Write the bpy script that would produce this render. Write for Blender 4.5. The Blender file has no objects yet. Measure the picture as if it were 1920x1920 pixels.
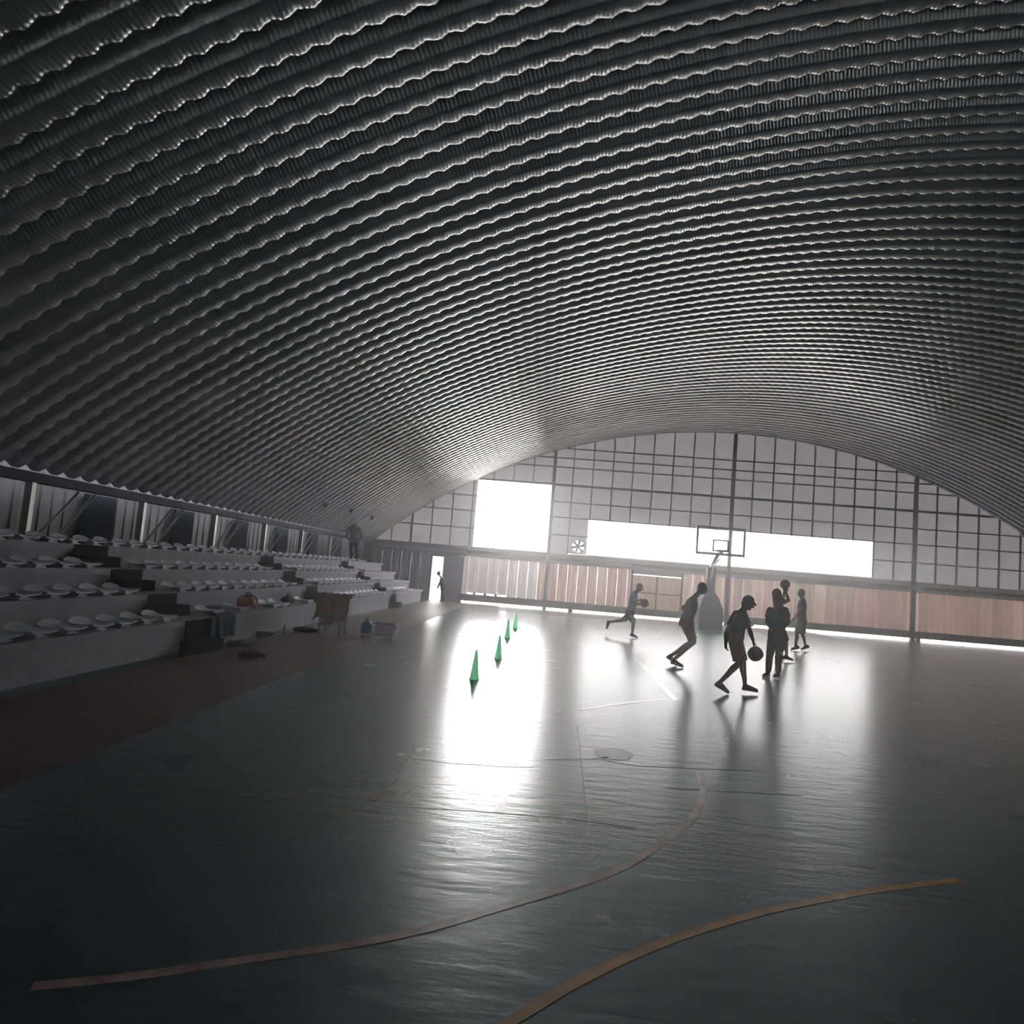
import bpy, bmesh, math, random
from mathutils import Vector, Matrix
random.seed(7)
sc = bpy.context.scene
COL = sc.collection

# ------------------------------------------------------------------ camera
EYE = Vector((0, 0, 1.65))
FPX, YAW, PITCH, ROLL = 1300.0, math.radians(3.1), math.radians(4.85), math.radians(4.65)
_F = Vector((-math.sin(YAW) * math.cos(PITCH), math.cos(YAW) * math.cos(PITCH), math.sin(PITCH)))
_R = Vector((math.cos(YAW), math.sin(YAW), 0))
_U = _R.cross(_F)
CR = _R * math.cos(ROLL) + _U * math.sin(ROLL)
CU = -_R * math.sin(ROLL) + _U * math.cos(ROLL)
cd = bpy.data.cameras.new('camera'); cam = bpy.data.objects.new('camera', cd); COL.objects.link(cam)
cd.sensor_width = 36; cd.lens = FPX / 1920 * 36; cd.clip_end = 500
cam.matrix_world = Matrix(((CR.x, CU.x, -_F.x, EYE.x), (CR.y, CU.y, -_F.y, EYE.y), (CR.z, CU.z, -_F.z, EYE.z), (0, 0, 0, 1)))
sc.camera = cam

# ------------------------------------------------------------------ sky, exposure
sc.cycles.use_denoising = True
sc.view_settings.view_transform = 'Standard'; sc.view_settings.look = 'None'
sc.view_settings.exposure = 3.35; sc.view_settings.gamma = 1.0; sc.view_settings.use_curve_mapping = False
SUN_DIR = Vector((-0.125, 1.0, 0.14)).normalized()
SKY, GLOW = 1.3, 11.5
HAZE = 0.0095
w = bpy.data.worlds.new('World'); sc.world = w; w.use_nodes = True
nt = w.node_tree; nt.nodes.clear()
def wn(t, **k):
    n = nt.nodes.new(t)
    for a, b in k.items(): setattr(n, a, b)
    return n
tc = wn('ShaderNodeTexCoord'); dot = wn('ShaderNodeVectorMath', operation='DOT_PRODUCT')
nt.links.new(tc.outputs['Generated'], dot.inputs[0]); dot.inputs[1].default_value = SUN_DIR
mx = wn('ShaderNodeMath', operation='MAXIMUM'); mx.inputs[1].default_value = 0
nt.links.new(dot.outputs['Value'], mx.inputs[0])
pw = wn('ShaderNodeMath', operation='POWER'); pw.inputs[1].default_value = 220
nt.links.new(mx.outputs[0], pw.inputs[0])
ma = wn('ShaderNodeMath', operation='MULTIPLY_ADD'); ma.inputs[1].default_value = GLOW; ma.inputs[2].default_value = SKY
nt.links.new(pw.outputs[0], ma.inputs[0])
bg = wn('ShaderNodeBackground'); bg.inputs['Color'].default_value = (1.0, 0.985, 0.99, 1)
nt.links.new(ma.outputs[0], bg.inputs['Strength'])
wo = wn('ShaderNodeOutputWorld'); nt.links.new(bg.outputs[0], wo.inputs['Surface'])

# ------------------------------------------------------------------ helpers
def ray(px, py):
    return _F + CR * ((px - 960) / FPX) - CU * ((py - 960) / FPX)
def at(px, py, Y):
    r = ray(px, py); return EYE + r * (Y / r.y)
def floor_at(px, py, z=0.0):
    r = ray(px, py); return EYE + r * ((z - EYE.z) / r.z)
ACX, ACZ, AR = 8.35, -16.0, 24.9
def arch_z(x, R=AR):
    d = R * R - (x - ACX) ** 2
    return ACZ + math.sqrt(d) if d > 0 else -99
def arch_at(px, py, R=AR):
    d = ray(px, py); ox, oz = EYE.x - ACX, EYE.z - ACZ
    a = d.x * d.x + d.z * d.z; b = 2 * (d.x * ox + d.z * oz); c = ox * ox + oz * oz - R * R
    return EYE + d * ((-b + math.sqrt(b * b - 4 * a * c)) / 2 / a)

def tag(o, label=None, cat=None, group=None, kind=None):
    if label: o['label'] = label
    if cat: o['category'] = cat
    if group: o['group'] = group
    if kind: o['kind'] = kind
    return o
def empty(name, loc, parent=None):
    o = bpy.data.objects.new(name, None); COL.objects.link(o); o.empty_display_size = .1
    o.location = loc
    if parent: o.parent = parent
    return o
def thing(name, label, cat, loc=(0, 0, 0), group=None):
    return tag(empty(name, loc), label, cat, group)
def structure(name, loc=(0, 0, 0)):
    return tag(empty(name, loc), kind='structure')
def root_loc(p):
    v = Vector((0, 0, 0))
    while p is not None:
        v = v + Vector(p.location); p = p.parent
    return v
def link_mesh(name, me, m, parent=None):
    o = bpy.data.objects.new(name, me); COL.objects.link(o)
    if m is not None and not me.materials: me.materials.append(m)
    if parent is not None: o.parent = parent
    return o
def clone(o, parent=None):
    c = o.copy(); COL.objects.link(c); c.parent = parent
    for ch in list(o.children): clone(ch, c)
    return c

class MB:
    def __init__(s): s.v = []; s.f = []
    def add(s, vs, fs):
        k = len(s.v); s.v += [tuple(v) for v in vs]; s.f += [tuple(i + k for i in f) for f in fs]; return s
    def box(s, c, d, M=None):
        x, y, z = d[0] / 2, d[1] / 2, d[2] / 2
        vs = [Vector((a, b, e)) for a in (-x, x) for b in (-y, y) for e in (-z, z)]
        if M is not None: vs = [M @ v for v in vs]
        c = Vector(c)
        return s.add([v + c for v in vs], [(0, 1, 3, 2), (4, 6, 7, 5), (0, 4, 5, 1), (2, 3, 7, 6), (0, 2, 6, 4), (1, 5, 7, 3)])
    def bb(s, a, b):
        a = Vector(a); b = Vector(b); return s.box((a + b) / 2, (abs(b.x - a.x), abs(b.y - a.y), abs(b.z - a.z)))
    def loft(s, rings, n=16, cap=True):
        vs = []
        for c, ax, ay in rings:
            for i in range(n):
                t = 2 * math.pi * i / n
                vs.append(Vector(c) + Vector(ax) * math.cos(t) + Vector(ay) * math.sin(t))
        fs = []
        for j in range(len(rings) - 1):
            for i in range(n):
                i2 = (i + 1) % n
                fs.append((j * n + i, j * n + i2, (j + 1) * n + i2, (j + 1) * n + i))
        if cap:
            fs.append(tuple(reversed(range(n)))); k = (len(rings) - 1) * n; fs.append(tuple(range(k, k + n)))
        return s.add(vs, fs)
    def tube(s, pts, r, n=8):
        pts = [Vector(p) for p in pts]; rs = r if isinstance(r, (list, tuple)) else [r] * len(pts)
        rings = []; prev = None
        for i, p in enumerate(pts):
            a = pts[max(i - 1, 0)]; b = pts[min(i + 1, len(pts) - 1)]; t = (b - a).normalized()
            if prev is None:
                u = t.cross(Vector((0, 0, 1)));
                if u.length < 1e-3: u = t.cross(Vector((1, 0, 0)))
            else: u = prev - t * prev.dot(t)
            u.normalize(); prev = u
            rings.append((p, u * rs[i], t.cross(u) * rs[i]))
        return s.loft(rings, n)
    def ball(s, c, rx, ry=None, rz=None, A=None, nu=14, nv=8):
        ry = ry or rx; rz = rz or rx; c = Vector(c)
        A = A or (Vector((1, 0, 0)), Vector((0, 1, 0)), Vector((0, 0, 1)))
        vs = [c - A[2] * rz]
        for j in range(1, nv):
            ph = -math.pi / 2 + math.pi * j / nv
            for i in range(nu):
                t = 2 * math.pi * i / nu
                vs.append(c + A[0] * (rx * math.cos(ph) * math.cos(t)) + A[1] * (ry * math.cos(ph) * math.sin(t)) + A[2] * (rz * math.sin(ph)))
        vs.append(c + A[2] * rz); fs = []
        for i in range(nu):
            i2 = (i + 1) % nu
            fs.append((0, 1 + i2, 1 + i)); k = 1 + (nv - 2) * nu; fs.append((k + i, k + i2, len(vs) - 1))
            for j in range(nv - 2):
                a = 1 + j * nu; fs.append((a + i, a + i2, a + nu + i2, a + nu + i))
        return s.add(vs, fs)
    def limb(s, pts, n=12):
        for i, (p, r) in enumerate(pts):
            s.ball(p, r, nu=n, nv=8)
            if i: s.tube([pts[i - 1][0], p], [pts[i - 1][1], r], n)
        return s
    def lathe(s, c, prof, n=20, A=None):
        A = A or (Vector((1, 0, 0)), Vector((0, 1, 0)), Vector((0, 0, 1))); c = Vector(c)
        return s.loft([(c + A[2] * z, A[0] * r, A[1] * r) for r, z in prof], n)
    def prism(s, poly, z0, z1):
        n = len(poly)
        return s.add([(x, y, z0) for x, y in poly] + [(x, y, z1) for x, y in poly],
                     [tuple(reversed(range(n))), tuple(range(n, 2 * n))] + [(i, (i + 1) % n, n + (i + 1) % n, n + i) for i in range(n)])
    def prism_y(s, poly, y0, y1):            # polygon in X,Z swept along Y
        n = len(poly)
        return s.add([(x, y0, z) for x, z in poly] + [(x, y1, z) for x, z in poly],
                     [tuple(range(n)), tuple(reversed(range(n, 2 * n)))] + [((i + 1) % n, i, n + i, n + (i + 1) % n) for i in range(n)])
    def strip(s, pts, wd, z0, z1):           # flat ribbon along floor points
        pts = [Vector((p[0], p[1], 0)) for p in pts]; L = []; Rr = []
        for i, p in enumerate(pts):
            t = (pts[min(i + 1, len(pts) - 1)] - pts[max(i - 1, 0)]).normalized(); nrm = Vector((-t.y, t.x, 0)) * wd / 2
            L.append(p + nrm); Rr.append(p - nrm)
        vs = []; fs = []
        for a, b in zip(L, Rr): vs += [(a.x, a.y, z0), (b.x, b.y, z0), (a.x, a.y, z1), (b.x, b.y, z1)]
        for i in range(len(pts) - 1):
            k = 4 * i; fs += [(k + 2, k + 3, k + 7, k + 6), (k, k + 4, k + 5, k + 1), (k, k + 2, k + 6, k + 4), (k + 1, k + 5, k + 7, k + 3)]
        k = 4 * (len(pts) - 1); fs += [(0, 1, 3, 2), (k, k + 2, k + 3, k + 1)]
        return s.add(vs, fs)
    def mesh(s, name, off=(0, 0, 0), smooth=False):
        off = Vector(off); me = bpy.data.meshes.new(name)
        me.from_pydata([(v[0] - off.x, v[1] - off.y, v[2] - off.z) for v in s.v], [], s.f); me.update()
        bm = bmesh.new(); bm.from_mesh(me); bmesh.ops.recalc_face_normals(bm, faces=bm.faces)
        if smooth:
            for f in bm.faces: f.smooth = True
            for e in bm.edges:
                if len(e.link_faces) == 2 and e.calc_face_angle(0) > math.radians(48): e.smooth = False
        bm.to_mesh(me); bm.free(); return me
    def build(s, name, m, parent=None, smooth=False):
        return link_mesh(name, s.mesh(name, root_loc(parent), smooth), m, parent)
    def voxel(s, size, smooth=3, factor=.5):
        me = s.mesh('tmp'); o = bpy.data.objects.new('tmp', me); COL.objects.link(o)
        r = o.modifiers.new('r', 'REMESH'); r.mode = 'VOXEL'; r.voxel_size = size
        if smooth:
            k = o.modifiers.new('s', 'SMOOTH'); k.factor = factor; k.iterations = smooth
        dg = bpy.context.evaluated_depsgraph_get()
        out = bpy.data.meshes.new_from_object(o.evaluated_get(dg))
        bpy.data.objects.remove(o); bpy.data.meshes.remove(me)
        for p in out.polygons: p.use_smooth = True
        return out

# ------------------------------------------------------------------ materials
def mat(name, col, rough=.6, metal=0., spec=.5, var=.0, scale=8., bump=0., bscale=60., transl=None, detail=4):
    m = bpy.data.materials.new(name); m.use_nodes = True; n = m.node_tree; n.nodes.clear()
    out = n.nodes.new('ShaderNodeOutputMaterial'); p = n.nodes.new('ShaderNodeBsdfPrincipled')
    p.inputs['Roughness'].default_value = rough; p.inputs['Metallic'].default_value = metal
    p.inputs['Specular IOR Level'].default_value = spec
    c = tuple(col) + (1,); p.inputs['Base Color'].default_value = c
    co = n.nodes.new('ShaderNodeTexCoord')
    if var > 0:
        t = n.nodes.new('ShaderNodeTexNoise'); t.inputs['Scale'].default_value = scale; t.inputs['Detail'].default_value = detail
        n.links.new(co.outputs['Object'], t.inputs['Vector'])
        r = n.nodes.new('ShaderNodeValToRGB')
        r.color_ramp.elements[0].position = .3; r.color_ramp.elements[1].position = .7
        r.color_ramp.elements[0].color = tuple(x * (1 - var) for x in col) + (1,)
        r.color_ramp.elements[1].color = tuple(min(1, x * (1 + var)) for x in col) + (1,)
        n.links.new(t.outputs['Fac'], r.inputs[0]); n.links.new(r.outputs[0], p.inputs['Base Color'])
    if bump > 0:
        t2 = n.nodes.new('ShaderNodeTexNoise'); t2.inputs['Scale'].default_value = bscale
        n.links.new(co.outputs['Object'], t2.inputs['Vector'])
        b = n.nodes.new('ShaderNodeBump'); b.inputs['Strength'].default_value = bump; b.inputs['Distance'].default_value = .01
        n.links.new(t2.outputs['Fac'], b.inputs['Height']); n.links.new(b.outputs[0], p.inputs['Normal'])
    if transl:
        tr = n.nodes.new('ShaderNodeBsdfTranslucent'); tr.inputs['Color'].default_value = tuple(transl) + (1,)
        ad = n.nodes.new('ShaderNodeAddShader'); n.links.new(p.outputs[0], ad.inputs[0]); n.links.new(tr.outputs[0], ad.inputs[1])
        n.links.new(ad.outputs[0], out.inputs['Surface'])
    else: n.links.new(p.outputs[0], out.inputs['Surface'])
    return m

M = dict(
    steel=mat('painted_steel', (.10, .10, .11), .5, .0, var=.15),
    girt=mat('grey_girt_steel', (.09, .09, .09), .55, var=.2),
    stud=mat('grey_stud_steel', (.11, .105, .10), .55, var=.2),
    redox=mat('red_oxide_steel', (.15, .065, .055), .75, spec=.2, var=.2),
    clad=mat('pale_cladding', (.46, .44, .45), .5, var=.06, scale=1.5, transl=(0.120, 0.118, 0.120)),
    clad2=mat('grey_cladding', (.30, .30, .30), .5, var=.06, scale=1.5, transl=(0.062, 0.065, 0.065)),
    beige=mat('beige_sheet', (.48, .42, .385), .45, var=.05, scale=2.2, transl=(0.148, 0.126, 0.114)),
    beige2=mat('tan_sheet', (.45, .375, .33), .45, var=.05, scale=2.2, transl=(0.118, 0.098, 0.085)),
    beige3=mat('pinkish_sheet', (.46, .36, .33), .45, var=.05, scale=2.2, transl=(0.136, 0.109, 0.099)),
    pale=mat('pale_sheet', (.45, .43, .42), .45, var=.1, scale=2.2, transl=(0.164, 0.156, 0.152)),
    bluegrey=mat('blue_grey_sheet', (.20, .21, .25), .5, var=.1, scale=2.5, transl=(.008, .0085, .011)),
    band=mat('pinkish_beam', (.40, .33, .33), .55, var=.12),
    slatebeam=mat('slate_beam', (.13, .135, .16), .55, var=.12),
    kerb=mat('dark_kerb', (.12, .11, .115), .7, var=.25),
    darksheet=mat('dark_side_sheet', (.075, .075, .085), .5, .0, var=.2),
    post=mat('galvanised_post', (.42, .42, .40), .4, .5, var=.1),
    concrete=mat('bleacher_concrete', (.42, .42, .45), .75, var=.10, scale=3, bump=.2),
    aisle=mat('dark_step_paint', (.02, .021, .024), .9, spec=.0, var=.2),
    seat=mat('white_seat_plastic', (.58, .59, .63), .3, var=.06),
    cone=mat('green_cone_plastic', (.36, .64, .49), .4, var=.1, transl=(.50, .80, .64)),
    pad=mat('navy_hoop_padding', (.028, .031, .050), .6, spec=.15, var=.2),
    hoopsteel=mat('grey_hoop_steel', (.30, .31, .33), .4, .4, var=.1),
    rim=mat('dark_rim', (.10, .055, .04), .45, .3, var=.1),
    net=mat('net_cord', (.6, .6, .6), .8, var=.1),
    fan=mat('fan_metal', (.10, .07, .07), .5, .3, var=.1),
    ballb=mat('brown_basketball', (.13, .05, .03), .55, var=.15, bump=.3, bscale=300),
    ballg=mat('dark_grey_basketball', (.045, .045, .042), .5, var=.15, bump=.3, bscale=300),
    seam=mat('black_seam', (.01, .01, .01), .5, var=.1),
    seaml=mat('pale_seam', (.16, .16, .14), .6, var=.1),
    skin=mat('brown_skin', (.095, .06, .048), .6, spec=.2, var=.1, scale=12),
    skin2=mat('deep_brown_skin', (.075, .048, .038), .6, spec=.2, var=.1, scale=12),
    hair=mat('black_hair', (.012, .012, .014), .6, var=.3, scale=60, bump=.5, bscale=150),
    eye=mat('dark_eye', (.02, .015, .012), .2, var=.1),
    lips=mat('lips', (.10, .04, .035), .5, var=.1),
    shoe=mat('black_shoe', (.018, .018, .02), .6, var=.2),
    shoebr=mat('dark_red_shoe', (.06, .02, .02), .6, var=.2),
    sole=mat('shoe_sole', (.08, .08, .08), .7, var=.1),
    navy=mat('navy_cloth', (.022, .027, .042), .85, spec=.12, var=.2, bump=.3, bscale=40),
    slate=mat('slate_blue_cloth', (.045, .056, .082), .85, spec=.12, var=.2, bump=.3, bscale=40),
    blue=mat('bright_blue_cloth', (.10, .15, .33), .85, spec=.12, var=.2, bump=.3, bscale=40),
    black=mat('black_cloth', (.02, .02, .027), .85, spec=.12, var=.2, bump=.3, bscale=40),
    maroon=mat('maroon_cloth', (.17, .03, .03), .85, spec=.12, var=.2, bump=.3, bscale=40),
    redcl=mat('red_cloth', (.22, .022, .03), .85, spec=.12, var=.2, bump=.3, bscale=40),
    drape=mat('crimson_drape', (.20, .018, .035), .85, var=.25, scale=5, bump=.3, bscale=40),
    greencl=mat('green_cloth', (.02, .075, .05), .85, spec=.12, var=.2, bump=.3, bscale=40),
    teal=mat('teal_cloth', (.015, .07, .12), .85, spec=.12, var=.2, bump=.3, bscale=40),
    lblue=mat('light_blue_cloth', (.20, .30, .38), .85, var=.15, bump=.3, bscale=40),
    orange=mat('orange_bag_cloth', (.50, .12, .03), .6, var=.2, bump=.3, bscale=30),
    jug=mat('blue_jug_plastic', (.06, .16, .42), .25, var=.1),
    whitep=mat('white_plastic', (.75, .75, .76), .35, var=.05),
    clearp=mat('pale_bottle_plastic', (.42, .45, .44), .25, var=.1),
    wire=mat('dark_blue_wire', (.06, .07, .17), .4, .2, var=.1),
    chair=mat('green_chair_plastic', (.03, .13, .07), .4, var=.1),
    trim=mat('white_trim', (.7, .7, .7), .4, var=.05),
    ground=mat('outdoor_concrete', (.74, .72, .69), .9, var=.1, scale=.5),
    runoff=mat('red_court_paint', (.095, .060, .060), .45, var=.25, scale=1.2, bump=.15, bscale=12),
    lred=mat('faded_red_line', (.42, .28, .29), .25, var=.25, scale=6),
    lorange=mat('orange_line', (.46, .23, .03), .25, var=.25, scale=6),
    lwhite=mat('white_line', (.75, .72, .72), .25, var=.12, scale=9),
    ldred=mat('dark_red_line', (.17, .05, .06), .25, var=.3, scale=9),
    lyel=mat('faint_yellow_line', (.16, .14, .05), .25, var=.35, scale=9),
    crack=mat('slab_joint_dirt', (.03, .034, .034), .5, var=.3),
    stain=mat('dull_floor_stain', (.032, .055, .052), .36, var=.2, scale=12),
)

def glass_mat():
    m = bpy.data.materials.new('window_glass'); m.use_nodes = True; n = m.node_tree; n.nodes.clear()
    out = n.nodes.new('ShaderNodeOutputMaterial'); mixs = n.nodes.new('ShaderNodeMixShader'); mixs.inputs[0].default_value = .06
    t = n.nodes.new('ShaderNodeBsdfTransparent'); g = n.nodes.new('ShaderNodeBsdfGlossy'); g.inputs['Roughness'].default_value = .03
    n.links.new(t.outputs[0], mixs.inputs[1]); n.links.new(g.outputs[0], mixs.inputs[2]); n.links.new(mixs.outputs[0], out.inputs['Surface'])
    return m
M['glass'] = glass_mat()

def floor_mat():
    m = bpy.data.materials.new('green_court_floor'); m.use_nodes = True; n = m.node_tree; p = n.nodes['Principled BSDF']; L = n.links.new
    co = n.nodes.new('ShaderNodeTexCoord')
    t = n.nodes.new('ShaderNodeTexNoise'); t.inputs['Scale'].default_value = 90; t.inputs['Detail'].default_value = 2
    L(co.outputs['Object'], t.inputs['Vector'])
    r = n.nodes.new('ShaderNodeValToRGB'); e = r.color_ramp.elements
    e[0].position = .25; e[0].color = (.029, .080, .076, 1); e[1].position = .8; e[1].color = (.031, .083, .079, 1)
    L(t.outputs['Fac'], r.inputs[0]); L(r.outputs[0], p.inputs['Base Color'])
    mp = n.nodes.new('ShaderNodeMapping'); mp.inputs['Scale'].default_value = (.45, 1.5, 1); L(co.outputs['Object'], mp.inputs['Vector'])
    t2 = n.nodes.new('ShaderNodeTexNoise'); t2.inputs['Scale'].default_value = 5.5; t2.inputs['Detail'].default_value = 5; t2.inputs['Roughness'].default_value = .6
    L(mp.outputs[0], t2.inputs['Vector'])
    b = n.nodes.new('ShaderNodeBump'); b.inputs['Strength'].default_value = .22; b.inputs['Distance'].default_value = .02
    L(t2.outputs['Fac'], b.inputs['Height']); L(b.outputs[0], p.inputs['Normal'])
    t3 = n.nodes.new('ShaderNodeTexNoise'); t3.inputs['Scale'].default_value = 1.6; t3.inputs['Detail'].default_value = 7; L(co.outputs['Object'], t3.inputs['Vector'])
    mr = n.nodes.new('ShaderNodeMapRange'); mr.inputs['From Min'].default_value = .3; mr.inputs['From Max'].default_value = .7
    mr.inputs['To Min'].default_value = .265; mr.inputs['To Max'].default_value = .275
    L(t3.outputs['Fac'], mr.inputs['Value']); L(mr.outputs[0], p.inputs['Roughness'])
    p.inputs['Specular IOR Level'].default_value = .4
    return m
M['floor'] = floor_mat()

def roof_mat():
    m = bpy.data.materials.new('crimped_galvanised_steel'); m.use_nodes = True; n = m.node_tree; p = n.nodes['Principled BSDF']; L = n.links.new
    p.inputs['Metallic'].default_value = .6; p.inputs['Roughness'].default_value = .18
    co = n.nodes.new('ShaderNodeTexCoord')
    t = n.nodes.new('ShaderNodeTexNoise'); t.inputs['Scale'].default_value = 1.3; L(co.outputs['Object'], t.inputs['Vector'])
    r = n.nodes.new('ShaderNodeValToRGB'); e = r.color_ramp.elements
    e[0].position = .3; e[0].color = (.66, .66, .665, 1); e[1].position = .7; e[1].color = (.76, .75, .75, 1)
    L(t.outputs['Fac'], r.inputs[0]); L(r.outputs[0], p.inputs['Base Color'])
    sx = n.nodes.new('ShaderNodeSeparateXYZ'); L(co.outputs['UV'], sx.inputs[0])
    k = n.nodes.new('ShaderNodeMath'); k.operation = 'MULTIPLY'; k.inputs[1].default_value = 2 * math.pi / .05; L(sx.outputs['X'], k.inputs[0])
    s = n.nodes.new('ShaderNodeMath'); s.operation = 'SINE'; L(k.outputs[0], s.inputs[0])
    b = n.nodes.new('ShaderNodeBump'); b.inputs['Strength'].default_value = .5; b.inputs['Distance'].default_value = .003
    L(s.outputs[0], b.inputs['Height']); L(b.outputs[0], p.inputs['Normal'])
    return m
M['roof'] = roof_mat()

# ------------------------------------------------------------------ hall shell
YB, YF, XL, XR = -10.0, 32.4, -8.15, 24.85          # near end, far wall face, springing lines
EAVE = 2.65
floor = MB().bb((XL - .8, YB - .3, -.3), (XR + .8, YF + .25, 0)).build('floor', M['floor']); tag(floor, kind='structure')
ground = MB().bb((-120, YF + .25, -.35), (140, 220, -.05)).build('ground', M['ground']); tag(ground, kind='structure')

# arched roof: one crimped panel repeated along the hall
PER = .42
prof = [(.0, .0), (.045, .0), (.06, .012), (.10, .14), (.115, .156), (.14, .162), (.22, .166), (.285, .163), (.315, .156), (.34, .143), (.358, .124), (.372, .095), (.40, .012), (.42, .0)]
def roof_panel_mesh():
    a0 = math.acos((XL - ACX) / AR); a1 = math.acos((XR - ACX) / AR); n = 480
    vs, fs, uv = [], [], []
    plen = [0]
    for i in range(1, len(prof)): plen.append(plen[-1] + math.hypot(prof[i][0] - prof[i - 1][0], prof[i][1] - prof[i - 1][1]))
    k = len(prof)
    for j in range(n + 1):
        a = a0 + (a1 - a0) * j / n; u = a * AR
        und = math.sin(2 * math.pi * u / .26)
        for i, (y, d) in enumerate(prof):
            edge = 1.0 if 7 <= i <= 11 else (.45 if 3 <= i <= 6 else 0)
            R = AR + .10 - d - .010 * edge * und
            yy = y + (.018 * und if 7 <= i <= 11 else 0)
            vs.append((ACX + R * math.cos(a), yy, ACZ + R * math.sin(a))); uv.append((u, plen[i]))
    for j in range(n):
        for i in range(k - 1):
            fs.append((j * k + i, j * k + i + 1, (j + 1) * k + i + 1, (j + 1) * k + i))
    me = bpy.data.meshes.new('roof_panel'); me.from_pydata(vs, [], fs); me.update()
    lay = me.uv_layers.new(name='UVMap')
    for lp in me.loops: lay.data[lp.index].uv = uv[lp.vertex_index]
    for p in me.polygons: p.use_smooth = True
    return me
ceiling = structure('ceiling')
rp = roof_panel_mesh(); rp.materials.append(M['roof'])
npan = int((YF + .1 - YB) / PER) + 1
for i in range(npan):
    o = link_mesh('roof_panel', rp, M['roof'], ceiling); o.location = (0, YF + .12 - PER * (i + 1), 0)

# far end wall
wall = structure('wall_far', (0, YF, 0))
def clip_poly(x0, x1, z0, z1, R=AR + .05):
    xs = [x0 + (x1 - x0) * i / 4 for i in range(5)]
    top = [(x, min(z1, arch_z(x, R))) for x in xs]
    top = [(x, z) for x, z in top if z > z0 + .02]
    if len(top) < 2: return None
    return [(top[0][0], z0), (top[-1][0], z0)] + list(reversed(top))
girts = [2.62, 3.50, 4.33, 5.05, 5.86, 6.70, 7.14, 7.60]
rows = girts + [9.2]
BAY = .925
studs = [0.05 + BAY * i for i in range(-9, 27)]
W1 = (-3.50, .05, 2.62, 5.90)
W2 = (1.86, 14.85, 2.66, 4.35)
FANX, FANZ = 1.44, 3.03
def cutaway(rects, holes):
    for hx0, hx1, hz0, hz1 in holes:
        out = []
        for x0, x1, z0, z1 in rects:
            if x1 <= hx0 + 1e-4 or x0 >= hx1 - 1e-4 or z1 <= hz0 + 1e-4 or z0 >= hz1 - 1e-4: out.append((x0, x1, z0, z1)); continue
            if z0 < hz0: out.append((x0, x1, z0, hz0))
            if z1 > hz1: out.append((x0, x1, hz1, z1))
            a, b = max(z0, hz0), min(z1, hz1)
            if x0 < hx0: out.append((x0, hx0, a, b))
            if x1 > hx1: out.append((hx1, x1, a, b))
        rects = out
    return rects
fan_hole = (FANX - .36, FANX + .36, FANZ - .36, FANZ + .36)
sx = [XL] + [s for s in studs if s > XL + .2] + [XR]
for x0, x1 in zip(sx[:-1], sx[1:]):
    for z0, z1 in zip(rows[:-1], rows[1:]):
        for r in cutaway([(x0, x1, z0, z1)], [W1, W2, fan_hole]):
            if r[1] - r[0] < .03 or r[3] - r[2] < .03: continue
            pl = clip_poly(r[0] + .004, r[1] - .004, r[2] + .004, r[3] - .004)
            if pl: MB().prism_y(pl, YF + .07, YF + .09).build('cladding_panel', M['clad'], wall)
# horizontal girts and upright studs in front of the sheets
for z in girts[1:]:
    for a, b in ((XL, W1[0]), (W1[0], W1[1]), (W1[1], 1.86), (1.86, 14.85), (14.85, XR)):
        if W1[0] <= a < W1[1] and W1[2] < z < W1[3] - .1: continue
        if 1.86 <= a < 14.85 and W2[2] < z < W2[3] - .05: continue
        d = math.sqrt(max(0, (AR - .05) ** 2 - (z - ACZ) ** 2)); a2, b2 = max(a, ACX - d), min(b, ACX + d)
        if b2 - a2 > .2:
            h = .10 if abs(z - 5.86) < .01 else .055
            MB().bb((a2, YF - .03, z - h / 2), (b2, YF + .05, z + h / 2)).build('girt', M['girt'], wall)
COLS = (-8.0, .09, 8.36, 16.6, 24.6)
for i, x in enumerate(studs):
    if min(abs(x - c) for c in COLS) < .3: continue
    segs = [(2.62, arch_z(x) - .02)]
    wd = .05
    if W1[0] < x < W1[1]: segs = [(5.90, arch_z(x) - .02)]
    if W2[0] < x < W2[1]: segs = [(4.35, arch_z(x) - .02)]
    if abs(x - FANX) < .3: segs = [(FANZ + .36, arch_z(x) - .02)]
    if abs(x + 6.3) < .4: wd = .09
    for a, b in segs:
        if b > a + .1: MB().bb((x - wd / 2, YF - .015, a), (x + wd / 2, YF + .065, b)).build('stud', M['stud'], wall)
for x in COLS[1:4]:
    MB().bb((x - .085, YF - .22, 0), (x + .085, YF - .06, 2.62)).bb((x - .075, YF - .2, 2.62), (x + .075, YF - .06, arch_z(x) - .08)).build('column', M['redox'] if x == 8.36 else M['girt'], wall)
# cross beams at window-sill height
for xa, xb, m_ in ((XL, -3.7, ('slatebeam', 'bluegrey', 'slatebeam')), (-3.7, XR, ('band', 'redox', 'band'))):
    MB().bb((xa, YF - .06, 2.44), (xb, YF + .09, 2.63)).build('sill_beam', M[m_[0]], wall)
    MB().bb((xa, YF - .03, 2.29), (xb, YF + .092, 2.445)).build('sill_beam', M[m_[1]], wall)
    MB().bb((xa, YF - .10, 2.16), (xb, YF + .09, 2.295)).build('sill_beam', M[m_[2]], wall)
MB().bb((XL - .6, YF - .02, 0), (XL, YF + .09, 3.0)).bb((XR, YF - .02, 0), (XR + .6, YF + .09, 3.0)).build('end_return', M['darksheet'], wall)
# arch edge trim on the wall
pts = [(ACX + (AR - .02) * math.cos(a), ACZ + (AR - .02) * math.sin(a)) for a in [math.radians(48.6 + (131.4 - 48.6) * i / 60) for i in range(61)]]
MB().tube([(x, YF - .02, z) for x, z in pts], .05, 6).build('arch_trim', M['clad'], wall, True)

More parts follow.
